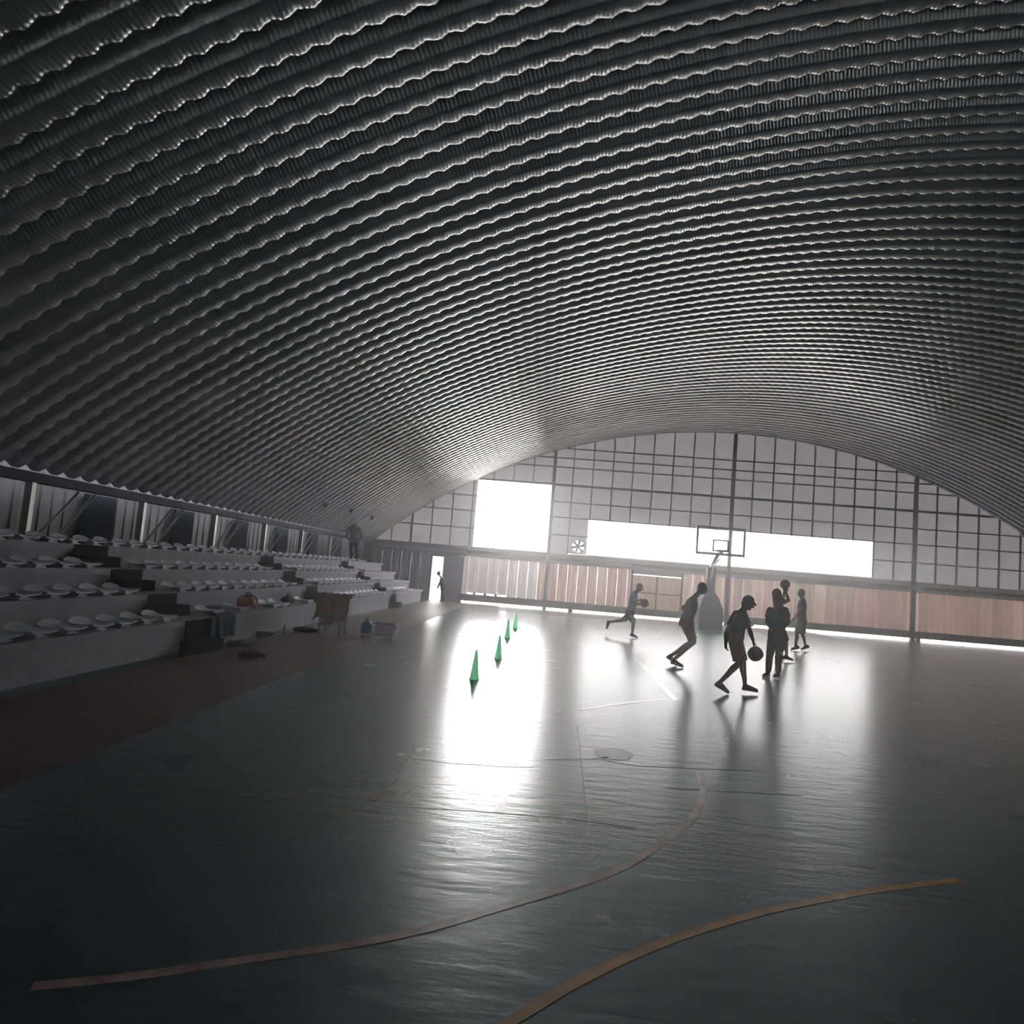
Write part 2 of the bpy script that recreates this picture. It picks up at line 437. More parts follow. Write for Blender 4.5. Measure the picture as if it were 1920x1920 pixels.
# lower sheeting
def sheet(x0, x1, z0, z1, m, parent, y=YF + .02, dep=.035, nr=3):
    pr = []; wdt = (x1 - x0) / nr
    for i in range(nr):
        a = x0 + i * wdt
        pr += [(a, 0), (a + wdt * .45, 0), (a + wdt * .55, dep), (a + wdt * .9, dep)]
    pr.append((x1 - .004, 0))
    f = [(x, y + d) for x, d in pr]; bk = [(x, y + d + .012) for x, d in reversed(pr)]
    return MB().prism(f + bk, z0, z1).build('wall_sheet', m, parent)
D1 = (-5.32, -4.0, 2.05)          # doorway x0,x1,top
D2 = (4.0, 6.35, 2.0)
x = XL
while x < XR - .05:
    x1 = min(x + .46, XR)
    if x < D1[0] - .02 < x1: x1 = D1[0]
    if x < D1[1] - .02 and x >= D1[0] - .02:
        sheet(D1[0], D1[1], D1[2] + .02, 2.2, M['bluegrey'], wall, nr=4); x = D1[1]; continue
    if x < D2[0] - .02 < x1: x1 = D2[0]
    if x < D2[1] - .02 and x >= D2[0] - .02:
        x = D2[1]; continue
    if x1 < -3.9: m = M['bluegrey']
    elif x1 < -.2: m = M['pale']
    else: m = random.choice((M['beige'], M['beige2'], M['beige3']))
    z0 = .50 if -3.8 < x < -2 else .40
    sheet(x, x1, z0, 2.19, m, wall, nr=1 if random.random() < .5 else 2, dep=.05); x = x1
for a, b in ((XL, D1[0]), (D1[1], D2[0]), (D2[0], D2[1]), (D2[1], XR)):
    MB().bb((a - (.5 if a == XL else 0), YF - .12, .11 if a > D1[0] else 0), (b, YF + .09, .42)).build('base_kerb', M['kerb'], wall)
for x in (-3.2, -2.7, -2.2):        # blocks that leave three bright gaps under the sheets
    MB().bb((x - .06, YF - .06, .42), (x + .06, YF + .06, .51)).build('packer', M['kerb'], wall)
for i in range(6):                  # short feet that carry the kerb over the open gap
    xx = -3.9 + i * 5.2
    if xx < XR: MB().bb((xx - .1, YF - .1, 0), (xx + .1, YF + .08, .11)).build('foot', M['kerb'], wall)
MB().bb((D1[0], YF - .02, 0), (D1[1], YF + .09, .012)).build('threshold', M['redox'], wall)

# windows
w1 = structure('window_1', (0, YF, 0))
MB().bb((W1[0] + .03, YF + .05, W1[2] + .03), (W1[1] - .03, YF + .058, W1[3] - .03)).build('pane', M['glass'], w1)
f = MB()
for a, b in (((W1[0], W1[2]), (W1[0] + .04, W1[3])), ((W1[1] - .04, W1[2]), (W1[1], W1[3])), ((W1[0], W1[3] - .04), (W1[1], W1[3])), ((W1[0], W1[2]), (W1[1], W1[2] + .04))):
    f.bb((a[0], YF + .02, a[1]), (b[0], YF + .085, b[1]))
f.build('window_frame', M['trim'], w1)
w2 = structure('window_2', (0, YF, 0))
wx = [W2[0]] + [s for s in studs if W2[0] + .2 < s < W2[1] - .2] + [W2[1]]
for a, b in zip(wx[:-1], wx[1:]):
    MB().bb((a + .012, YF + .05, W2[2] + .03), (b - .012, YF + .058, W2[3] - .03)).build('pane', M['glass'], w2)
    if b < W2[1]: MB().bb((b - .010, YF + .035, W2[2]), (b + .010, YF + .08, W2[3])).build('mullion', M['trim'], w2)
MB().bb((W2[0], YF + .02, W2[3] - .04), (W2[1], YF + .085, W2[3])).bb((W2[0], YF + .02, W2[2] - .03), (W2[1], YF + .085, W2[2] + .03)).bb((W2[0], YF + .02, W2[2]), (W2[0] + .04, YF + .085, W2[3])).bb((W2[1] - .04, YF + .02, W2[2]), (W2[1], YF + .085, W2[3])).build('window_frame', M['trim'], w2)

tag(MB().bb((-9, YF + 4.0, -.05), (-2.2, YF + 4.2, 2.6)).build('doorway_sky_blocker', M['ground']), kind='structure')  # added slab beyond the doorway, hides bright sky to weaken its floor reflection
# doors
d1 = structure('door_1', (-4.4, YF, 0))
MB().bb((-4.76, YF - .10, .01), (-3.80, YF - .05, 2.12)).build('door_leaf', M['bluegrey'], d1)
MB().bb((-4.74, YF - .13, .95), (-4.66, YF - .10, 1.15)).build('door_handle', M['post'], d1)
MB().bb((-5.38, YF - .05, 0), (-5.30, YF + .1, 2.1)).bb((-5.38, YF - .05, 2.05), (-3.98, YF + .1, 2.11)).build('door_frame', M['redox'], d1)
d2 = structure('door_2', (5.2, YF, 0))
for a, b in ((4.07, 5.17), (5.19, 6.28)):
    sheet(a, b, .42, 1.94, M['beige2'], d2, y=YF + .03, nr=4).name = 'gate_leaf'
MB().bb((4.0, YF - .05, .42), (4.07, YF + .09, 2.17)).bb((6.28, YF - .05, .42), (6.35, YF + .09, 2.17)).bb((4.07, YF - .05, 1.12), (6.28, YF + .02, 1.17)).bb((5.15, YF - .05, .42), (5.21, YF + .02, 1.95)).build('gate_frame', M['redox'], d2)
MB().bb((4.07, YF - .02, 1.97), (6.28, YF + .09, 2.17)).build('transom_board', M['band'], d2)

# side walls: knee walls that carry the arch
def side_wall(name, X, sgn):
    s = structure(name, (X, 0, 0))
    out = X - sgn * .45
    y = YB
    while y < YF:
        y1 = min(y + 3.0, YF)
        pr = []; n = 10; wdt = (y1 - y) / n
        for i in range(n):
            a = y + i * wdt; pr += [(a, 0), (a + wdt * .5, 0), (a + wdt * .6, .02), (a + wdt * .9, .02)]
        pr.append((y1, 0))
        poly = [(out - sgn * d, yy) for yy, d in pr] + [(out - sgn * (d + .012), yy) for yy, d in reversed(pr)]
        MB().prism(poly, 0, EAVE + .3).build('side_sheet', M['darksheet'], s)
        y = y1
    MB().bb((X - .12, YB, EAVE - .22), (X + .12, YF - .24, EAVE - .07)).build('eave_beam', M['pad'], s)
    MB().bb((min(X, out), YB, EAVE + .28), (max(X, out), YF - .1, EAVE + .3)).build('gutter', M['darksheet'], s)
    return s
wl = side_wall('wall_left', XL, 1)
yy = 19.6 - 3.05 * 9
while yy < YF - .6:
    if yy > YB:
        MB().bb((XL - .06, yy - .045, 0), (XL + .06, yy + .045, EAVE - .22)).build('wall_post', M['post'], wl)
        MB().tube([(XL - .30, yy + .25, 1.2), (XL - .02, yy + 1.15, EAVE - .25)], .025, 6).build('brace', M['post'], wl)
        MB().tube([(XL - .30, yy + .7, 1.2), (XL - .02, yy + 1.6, EAVE - .25)], .025, 6).build('brace', M['post'], wl)
        MB().bb((XL - .40, yy + 1.85, 1.2), (XL - .32, yy + 2.7, EAVE - .22)).build('dark_panel', M['navy'], wl)
    yy += 3.05
side_wall('wall_right', XR, -1)
wn_ = structure('wall_near', (0, YB, 0))
x = XL
while x < XR - .1:
    x1 = min(x + 3.0, XR); pl = clip_poly(x, x1 - .01, 0, 9.5)
    MB().prism_y(pl, YB - .12, YB - .1).build('wall_sheet', M['clad2'], wn_); x = x1

# haze volume added to lift the blacks and spread glow near the windows
hz = bpy.data.materials.new('added_glow_haze'); hz.use_nodes = True; hz.node_tree.nodes.clear()
_o = hz.node_tree.nodes.new('ShaderNodeOutputMaterial'); _v = hz.node_tree.nodes.new('ShaderNodeVolumeScatter')
_v.inputs['Density'].default_value = HAZE; _v.inputs['Anisotropy'].default_value = .6; _v.inputs['Color'].default_value = (1, .98, .98, 1)
hz.node_tree.links.new(_v.outputs[0], _o.inputs['Volume'])
hp_ = clip_poly(XL + .3, XR - .3, .03, 9.2, AR - .3)
o = MB().prism_y([(XL + .3, .03), (XR - .3, .03)] + [(x, arch_z(x, AR - .3)) for x in [XR - .3 - (XR - XL - .6) * i / 24 for i in range(25)]], YB + .2, YF - .3).build('haze', hz)
tag(o, 'thin haze added inside the hall for veiling glow near the windows', 'haze', kind='stuff')

# ------------------------------------------------------------------ floor paint and marks
Zp = 0.0015
def fl(*pts): return [floor_at(*p)[:2] for p in pts]
MB().prism([(-5.2, 3.0), (-3.35, 3.0), (-3.35, 28.4), (12, 28.4), (12, 31.9), (-5.2, 31.9)], 0, .001).build('painted_margin', M['runoff'], floor)
def spline(pts, n=10):
    out = []; P = [Vector((p[0], p[1], 0)) for p in pts]; P = [2 * P[0] - P[1]] + P + [2 * P[-1] - P[-2]]
    for i in range(1, len(P) - 2):
        for j in range(n):
            t = j / n; a, b, c, d = P[i - 1], P[i], P[i + 1], P[i + 2]
            out.append(.5 * ((2 * b) + (c - a) * t + (2 * a - 5 * b + 4 * c - d) * t * t + (3 * b - a - 3 * c + d) * t ** 3))
    out.append(P[-2]); return out
MB().strip(spline(fl((60, 1850), (250, 1830), (416, 1806), (650, 1772), (800, 1742), (945, 1700), (1080, 1660), (1180, 1620), (1260, 1565), (1300, 1530), (1318, 1485), (1312, 1448))), .055, 0, Zp).build('court_line', M['lred'], floor)['label'] = 'faded pink arc line'
MB().strip(spline(fl((700, 2060), (830, 1985), (945, 1922), (1100, 1832), (1250, 1765), (1400, 1718), (1504, 1694), (1650, 1668), (1800, 1650))), .055, 0, Zp).build('court_line', M['lorange'], floor)['label'] = 'orange arc line'
for n_, (pp, m_, w_) in enumerate([
    ([(1195, 1237), (1267, 1313)], 'lwhite', .07), ([(1088, 1331), (1170, 1319), (1252, 1311)], 'lwhite', .055),
    ([(1010, 1353), (990, 1361), (980, 1376), (974, 1396)], 'lwhite', .06), ([(970, 1412), (966, 1432)], 'lwhite', .05),
    ([(953, 1462), (936, 1524)], 'ldred', .075), ([(698, 1502), (712, 1488)], 'ldred', .05), ([(722, 1474), (738, 1462)], 'ldred', .05), ([(745, 1446), (775, 1400)], 'ldred', .03),
    ([(575, 1485), (612, 1481)], 'lyel', .05), ([(640, 1474), (690, 1466)], 'lyel', .045), ([(480, 1500), (545, 1493)], 'lyel', .03)]):
    MB().strip(spline(fl(*pp), 6), w_, 0, Zp + .0004).build('court_line', M[m_], floor)
for pp, w_ in (([(760, 1512), (930, 1524), (1060, 1535), (1190, 1552)], .010), ([(775, 1422), (860, 1432), (1000, 1440)], .008), ([(1082, 1360), (1092, 1450), (1103, 1570)], .006), ([(1020, 1424), (1120, 1424), (1200, 1436), (1420, 1446)], .008), ([(1250, 1478), (1504, 1492)], .008)):
    q_ = spline(fl(*pp), 8); q_ = [Vector((p.x, p.y + random.uniform(-.008, .008), 0)) for p in q_]
    MB().strip(q_, w_, 0, Zp).build('slab_joint', M['crack'], floor)
c0 = floor_at(1150, 1414); poly = []
MB().strip(spline(fl((1066, 1426), (1100, 1423), (1140, 1420)), 6), .03, 0, Zp).build('stain', M['stain'], floor)
for i in range(28):
    a = 2 * math.pi * i / 28; r = (1 + .12 * math.sin(2 * a + 1) + .08 * math.sin(5 * a) + random.uniform(-.05, .05))
    poly.append((c0.x + .17 * r * math.cos(a), c0.y + .24 * r * math.sin(a)))
MB().prism(poly, 0, Zp).build('stain', M['stain'], floor)

# ------------------------------------------------------------------ bleachers
BY0, BY1 = 3.0, 31.2
NOSE = [-5.42, -6.06, -6.70, -7.34]; DECK = [.49, .84, 1.18, 1.52]; BACK = -7.99
bl = thing('bleachers', 'long grey concrete bleachers in four tiers along the left side wall', 'bleachers', (NOSE[0], 17, 0))
for i in range(4):
    nx = NOSE[i + 1] if i < 3 else BACK
    lo = DECK[i - 1] if i else 0
    MB().bb((NOSE[i] - .06, BY0 + .02, lo), (NOSE[i] - .14, BY1 - .02, DECK[i] - .09)).build('riser', M['concrete'], bl)
    MB().bb((nx - (.14 if i < 3 else 0), BY0, DECK[i] - .09), (NOSE[i], BY1, DECK[i])).build('tread', M['concrete'], bl)
AISLES = [3.8, 10.9, 18.05, 25.2]
for ya in AISLES[1:]:
    for i in range(4):
        lo = DECK[i - 1] if i else 0
        x0 = NOSE[i] - .05
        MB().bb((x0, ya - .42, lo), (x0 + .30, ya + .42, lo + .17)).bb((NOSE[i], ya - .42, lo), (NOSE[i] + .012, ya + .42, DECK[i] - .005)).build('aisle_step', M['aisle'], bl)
MB().prism_y([(BACK, 0), (NOSE[0] - .15, 0), (NOSE[1] - .1, .36), (NOSE[2] - .1, .71), (NOSE[3] - .1, 1.05), (BACK, 1.38)], BY1 - .12, BY1 - .03).build('end_wall', M['concrete'], bl)
# low plastic bucket seat, facing the court (+X)
def seat_mesh():
    pr = [(.19, .040), (.17, .055), (.02, .042), (-.10, .048), (-.155, .075), (-.185, .115), (-.20, .135)]
    vs, fs = [], []; ny = 7; th = .012
    for side in (0, 1):
        for j, (x, z) in enumerate(pr):
            for i in range(ny):
                t = -1 + 2 * i / (ny - 1); back = max(0, (j - 3) / 3)
                yy = t * .205 * (1 - .25 * back ** 2)
                zz = z + .022 * t * t * (1 - back) - back * .05 * max(0, abs(t) - .5) ** 1.0
                xx = x + back * .03 * t * t
                vs.append((xx, yy, zz + (th if side else 0)))
    n = len(pr) * ny
    for j in range(len(pr) - 1):
        for i in range(ny - 1):
            a = j * ny + i; fs.append((a, a + 1, a + ny + 1, a + ny)); fs.append((n + a, n + a + ny, n + a + ny + 1, n + a + 1))
    edge = [i for i in range(ny)] + [j * ny + ny - 1 for j in range(1, len(pr))] + [(len(pr) - 1) * ny + i for i in range(ny - 2, -1, -1)] + [j * ny for j in range(len(pr) - 2, 0, -1)]
    for a, b in zip(edge, edge[1:] + edge[:1]): fs.append((a, b, n + b, n + a))
    m = MB().add(vs, fs); m.box((.05, 0, .028), (.16, .12, .036)); m.box((.05, 0, .008), (.2, .2, .016))
    return m.mesh('stadium_seat', smooth=True)
SM = seat_mesh()
names = ['front row', 'second row', 'third row', 'top row']
taken = [(0, 12.0, 12.6), (0, 12.95, 13.8), (0, 15.1, 15.9), (0, 16.75, 17.5)]
for i in range(4):
    y = BY0 + .4
    while y < (29.0, 27.6, 26.6, 28.6)[i]:
        ok = (i == 3 or all(abs(y - a) > .62 for a in AISLES)) and not any(t[0] == i and t[1] < y < t[2] for t in taken)
        if ok:
            o = link_mesh('stadium_seat', SM, M['seat']); o.location = (NOSE[i] - .26, y, DECK[i])
            blk = ('block nearest the camera', 'block left of the orange bag', 'block between the two dark stair lines', 'short block nearest the far wall')[sum(y > a for a in (10.9, 18.05, 25.2))]
            tag(o, 'white plastic bucket seat, %s, %s of the bleachers' % (names[i], blk), 'seat', 'white seats, %s, %s' % (names[i], blk))
        y += .52

# ------------------------------------------------------------------ basketball hoop
HX, HY = 6.62, 26.9
hoop = thing('basketball_hoop', 'portable basketball hoop with clear backboard and navy padded base by the far wall', 'hoop', (HX, HY + 1.0, 0))
bx = HX - .08
prf = [(HY + .55, 0), (HY + .55, .80), (HY + .72, 1.25), (HY + .80, 1.45), (HY + 1.15, 1.45), (HY + 1.9, .8), (HY + 1.9, 0)]
n_ = len(prf)
vs = [(bx - (.46 if z < 1 else (.30 if z < 1.3 else .16)), y, z) for y, z in prf] + [(bx + (.46 if z < 1 else (.30 if z < 1.3 else .16)), y, z) for y, z in prf]
MB().add(vs, [tuple(range(n_)), tuple(reversed(range(n_, 2 * n_)))] + [((i + 1) % n_, i, n_ + i, n_ + (i + 1) % n_) for i in range(n_)]).build('padded_base', M['pad'], hoop)
MB().bb((bx - .16, HY + .82, 1.40), (bx + .16, HY + 1.12, 2.42)).build('post_padding', M['pad'], hoop)
MB().tube([(bx, HY + .97, 2.40), (bx + .05, HY + .55, 2.78), (HX, HY + .12, 3.0)], .075, 8).build('arm', M['hoopsteel'], hoop, True)
MB().tube([(bx, HY + 1.3, 1.2), (HX - .1, HY + .5, 2.5), (HX, HY + .12, 2.75)], .035, 8).build('brace', M['hoopsteel'], hoop, True)
bz = 2.88
frm = MB()
for a, b in (((-.93, 0), (-.85, 1.09)), ((.85, 0), (.93, 1.09)), ((-.93, 0), (.93, .10)), ((-.93, 1.01), (.93, 1.09))):
    frm.bb((HX + a[0], HY - .02, bz + a[1]), (HX + b[0], HY + .05, bz + b[1]))
bf = frm.build('backboard_frame', M['steel'], hoop)
MB().bb((HX - .87, HY, bz + .06), (HX + .87, HY + .012, bz + 1.03)).build('backboard_pane', M['glass'], bf)
tg = MB()
for a, b in (((-.31, .14), (-.245, .61)), ((.245, .14), (.31, .61)), ((-.31, .14), (.31, .205)), ((-.31, .545), (.31, .61))):
    tg.bb((HX + a[0], HY - .006, bz + a[1]), (HX + b[0], HY, bz + b[1]))
tg.build('target_square', M['steel'], bf)
MB().tube([(HX - .86, HY + .05, bz + .85), (HX - .35, HY + .10, bz + .12)], .014, 6).build('board_strut', M['hoopsteel'], hoop)
MB().tube([(HX + .86, HY + .05, bz + .85), (HX + .28, HY + .10, bz + .32)], .014, 6).build('board_strut', M['hoopsteel'], hoop)
rm = MB().tube([(HX + .235 * math.cos(t), HY - .38 + .235 * math.sin(t), 3.05) for t in [2 * math.pi * i / 28 for i in range(29)]], .028, 6)
rm.bb((HX - .08, HY - .16, 2.98), (HX + .08, HY, 3.06)); rim = rm.build('rim', M['rim'], hoop, True)
nt_ = MB()
for i in range(12):
    for d in (1, -1):
        t0 = 2 * math.pi * i / 12
        nt_.tube([(HX + r * math.cos(t0 + d * q), HY - .38 + r * math.sin(t0 + d * q), z) for r, q, z in ((.225, 0, 3.04), (.175, .27, 2.92), (.14, .52, 2.80), (.125, .78, 2.68))], .004, 4)
nt_.build('net', M['net'], rim)

# ------------------------------------------------------------------ exhaust fan
fan = thing('exhaust_fan', 'round exhaust fan in a square frame beside the ribbon window', 'fan', (FANX, YF, FANZ))
fr = MB(); N = 32
def sq(t):
    c, s = math.cos(t), math.sin(t); k = .37 / max(abs(c), abs(s)); return (FANX + k * c, FANZ + k * s)
vs = []; fs = []
for i in range(N):
    t = 2 * math.pi * i / N; a = sq(t); b = (FANX + .29 * math.cos(t), FANZ + .29 * math.sin(t))
    vs += [(a[0], YF - .02, a[1]), (b[0], YF - .02, b[1]), (a[0], YF + .1, a[1]), (b[0], YF + .1, b[1])]
for i in range(N):
    k, l = 4 * i, 4 * ((i + 1) % N); fs += [(k, k + 1, l + 1, l), (k + 2, l + 2, l + 3, k + 3), (k + 1, k + 3, l + 3, l + 1), (k, l, l + 2, k + 2)]
fr.add(vs, fs).build('fan_frame', M['clad'], fan)
MB().tube([(FANX + .29 * math.cos(t), YF - .03, FANZ + .29 * math.sin(t)) for t in [2 * math.pi * i / 32 for i in range(33)]], .02, 6).build('fan_ring', M['fan'], fan, True)
for i in range(6):
    a = math.pi / 3 * i + .25; ca, sa = math.cos(a), math.sin(a)
    def pt(r, u, d): return (FANX + r * ca - u * sa, YF + .03 + d, FANZ + r * sa + u * ca)
    b_ = MB(); b_.add([pt(.05, -.045, -.015), pt(.05, .045, .015), pt(.28, -.075, -.03), pt(.28, .075, .03), pt(.05, -.045, -.009), pt(.05, .045, .021), pt(.28, -.075, -.024), pt(.28, .075, .036)],
                      [(0, 1, 3, 2), (4, 6, 7, 5), (0, 2, 6, 4), (1, 5, 7, 3), (2, 3, 7, 6), (0, 4, 5, 1)])
    b_.build('fan_blade', M['fan'], fan)
MB().lathe((FANX, YF + .07, FANZ), [(.001, -.09), (.07, -.08), (.085, -.04), (.085, 0)], 16, (Vector((1, 0, 0)), Vector((0, 0, 1)), Vector((0, 1, 0)))).build('fan_hub', M['fan'], fan, True)

# small dark fittings on the lower arch
for k, (px, py, lb) in enumerate(((657, 952, 'small dark round floodlight on the arch, middle one above the bleachers'), (696, 966, 'small dark round floodlight on the arch, nearest the far wall'), (609, 941, 'small dark round floodlight on the arch, leftmost above the bleachers'))):
    p = arch_at(px, py, AR - .10); nrm = Vector((ACX - p.x, 0, ACZ - p.z)).normalized()
    t = thing('floodlight', lb, 'lamp', p, 'floodlights on the left arch')
    u = nrm.cross(Vector((0, 1, 0))).normalized(); A = (u, Vector((0, 1, 0)), nrm)
    MB().lathe(p, [(.03, -.01), (.03, .05), (.09, .08), (.10, .18), (.085, .19)], 14, A).build('lamp_body', M['steel'], t, True)
    MB().lathe(p + nrm * .19, [(.084, 0), (.08, .008), (.001, .012)], 14, A).build('lamp_lens', M['clearp'], t, True)

# ------------------------------------------------------------------ training cones
for k, (px, py, h, lb) in enumerate(((889, 1274, .44, 'green training cone nearest the camera in the row on the court'), (934, 1236, .44, 'second green training cone of the row, with a bigger gap behind it'),
                                     (951, 1197, .46, 'third green training cone of the row from the camera'), (966, 1179, .48, 'farthest green training cone of the row on the court'))):
    p = floor_at(px, py); t = thing('training_cone', lb, 'cone', p, 'green training cones on the court')
    MB().lathe(p, [(.075, .012), (.068, .03), (.018, h - .01), (.010, h)], 20).build('cone_body', M['cone'], t, True)
    MB().lathe(p, [(.078, 0), (.082, .006), (.078, .014)], 20).build('cone_base', M['cone'], t, True)

# ------------------------------------------------------------------ balls
def basketball(p, lb, m, sm, r=.12):
    t = thing('basketball', lb, 'ball', p)
    MB().ball(p, r, nu=32, nv=18).build('ball_skin', m, t, True)
    s = MB(); A = Matrix.Rotation(.5, 3, 'X') @ Matrix.Rotation(.6, 3, 'Z')
    for fn in (lambda q: Vector((math.cos(q), math.sin(q), 0)), lambda q: Vector((math.cos(q), 0, math.sin(q))),
               lambda q: Vector((.62 * math.cos(q), .62 * math.sin(q) + 0, 0)), lambda q: Vector((0, 0, 0))):
        pass
    curves = [[Vector((math.cos(q), math.sin(q), 0)) for q in [2 * math.pi * i / 36 for i in range(37)]],
              [Vector((math.cos(q), 0, math.sin(q))) for q in [2 * math.pi * i / 36 for i in range(37)]]]
    for sg in (1, -1):
        curves.append([Vector((.55 * sg + .22 * sg * math.cos(2 * q), .75 * math.cos(q), .75 * math.sin(q))).normalized() for q in [2 * math.pi * i / 36 for i in range(37)]])
    for c in curves: s.tube([Vector(p) + (A @ v) * (r + .0005) for v in c], .006, 5)
    s.build('ball_seam', sm, t, True)
    return t

# ------------------------------------------------------------------ people
X_, Y_, Z_ = Vector((1, 0, 0)), Vector((0, 1, 0)), Vector((0, 0, 1))
def lerp(a, b, t): return a + (b - a) * t
def hand(mb, wr, d, palm, sgn, k, curl):
    """palm, four bent fingers and a side thumb; d along the forearm, palm = palm normal"""
    d = d.normalized(); palm = (palm - d * palm.dot(d)).normalized(); side = d.cross(palm) * sgn
    mb.loft([(wr - d * .01 * k, side * .024 * k, palm * .019 * k), (wr + d * .03 * k, side * .034 * k, palm * .017 * k), (wr + d * .075 * k, side * .042 * k, palm * .015 * k), (wr + d * .095 * k, side * .038 * k, palm * .012 * k)], 12)
    for i, (o, L) in enumerate(((.031, .072), (.0105, .082), (-.0105, .076), (-.031, .060))):
        p = wr + d * .088 * k + side * o * k; dirv = d; c = curl * (1 + .12 * i); r = .0098 * k
        pts = [(p, r)]
        for seg in (.42, .32, .26):
            dirv = (dirv * math.cos(c) + palm * math.sin(c)); dirv.normalize()
            p = p + dirv * L * seg * k; r *= .93; pts.append((p, r))
        mb.limb(pts, 8)
    p = wr + d * .025 * k + side * .030 * k
    dv = (d * .65 + side * .7 + palm * .25).normalized(); p2 = p + dv * .04 * k; p3 = p2 + (d * .85 + side * .25 + palm * .35).normalized() * .035 * k
    mb.limb([(p, .014 * k), (p2, .011 * k), (p3, .009 * k)], 8)

def shoe_mesh(mb, an, toe, kn, k, g=1.0):
    d = toe - an; sh = (kn - an).normalized()
    L = .255 * k
    # foot axis: from the heel under the ankle to the toe tip
    fd = d.normalized()
    up = (sh - fd * sh.dot(fd))
    if up.length < .05: up = Z_.copy()
    up.normalize()
    fd2 = (toe - (an - up * .075 * k)); fd2.normalize(); up = (up - fd2 * up.dot(fd2)).normalized(); s = fd2.cross(up)
    heel = toe - fd2 * L
    R = [(-.005, .012, .012, .020), (.0, .028, .030, .028), (.05, .034, .045, .045), (.10, .037, .044, .044), (.16, .043, .034, .034), (.21, .042, .026, .026), (.245, .030, .020, .020), (.257, .012, .012, .014)]
    mb.loft([(heel + fd2 * x * k + up * c * k, s * a * g * k, up * b * g * k) for x, a, b, c in R], 14)
    mb.limb([(heel + fd2 * .05 * k + up * .06 * k, .04 * k * g), (lerp(heel + fd2 * .06 * k + up * .06 * k, an, .9), .042 * k * g)], 12)
    so = MB(); so.loft([(heel + fd2 * x * k + up * (-.002) * k, s * a * g * k * 1.06, up * .011 * k) for x, a in ((-.004, .02), (.01, .032), (.05, .037), (.11, .038), (.17, .045), (.21, .044), (.247, .03), (.26, .01))], 12)
    return so

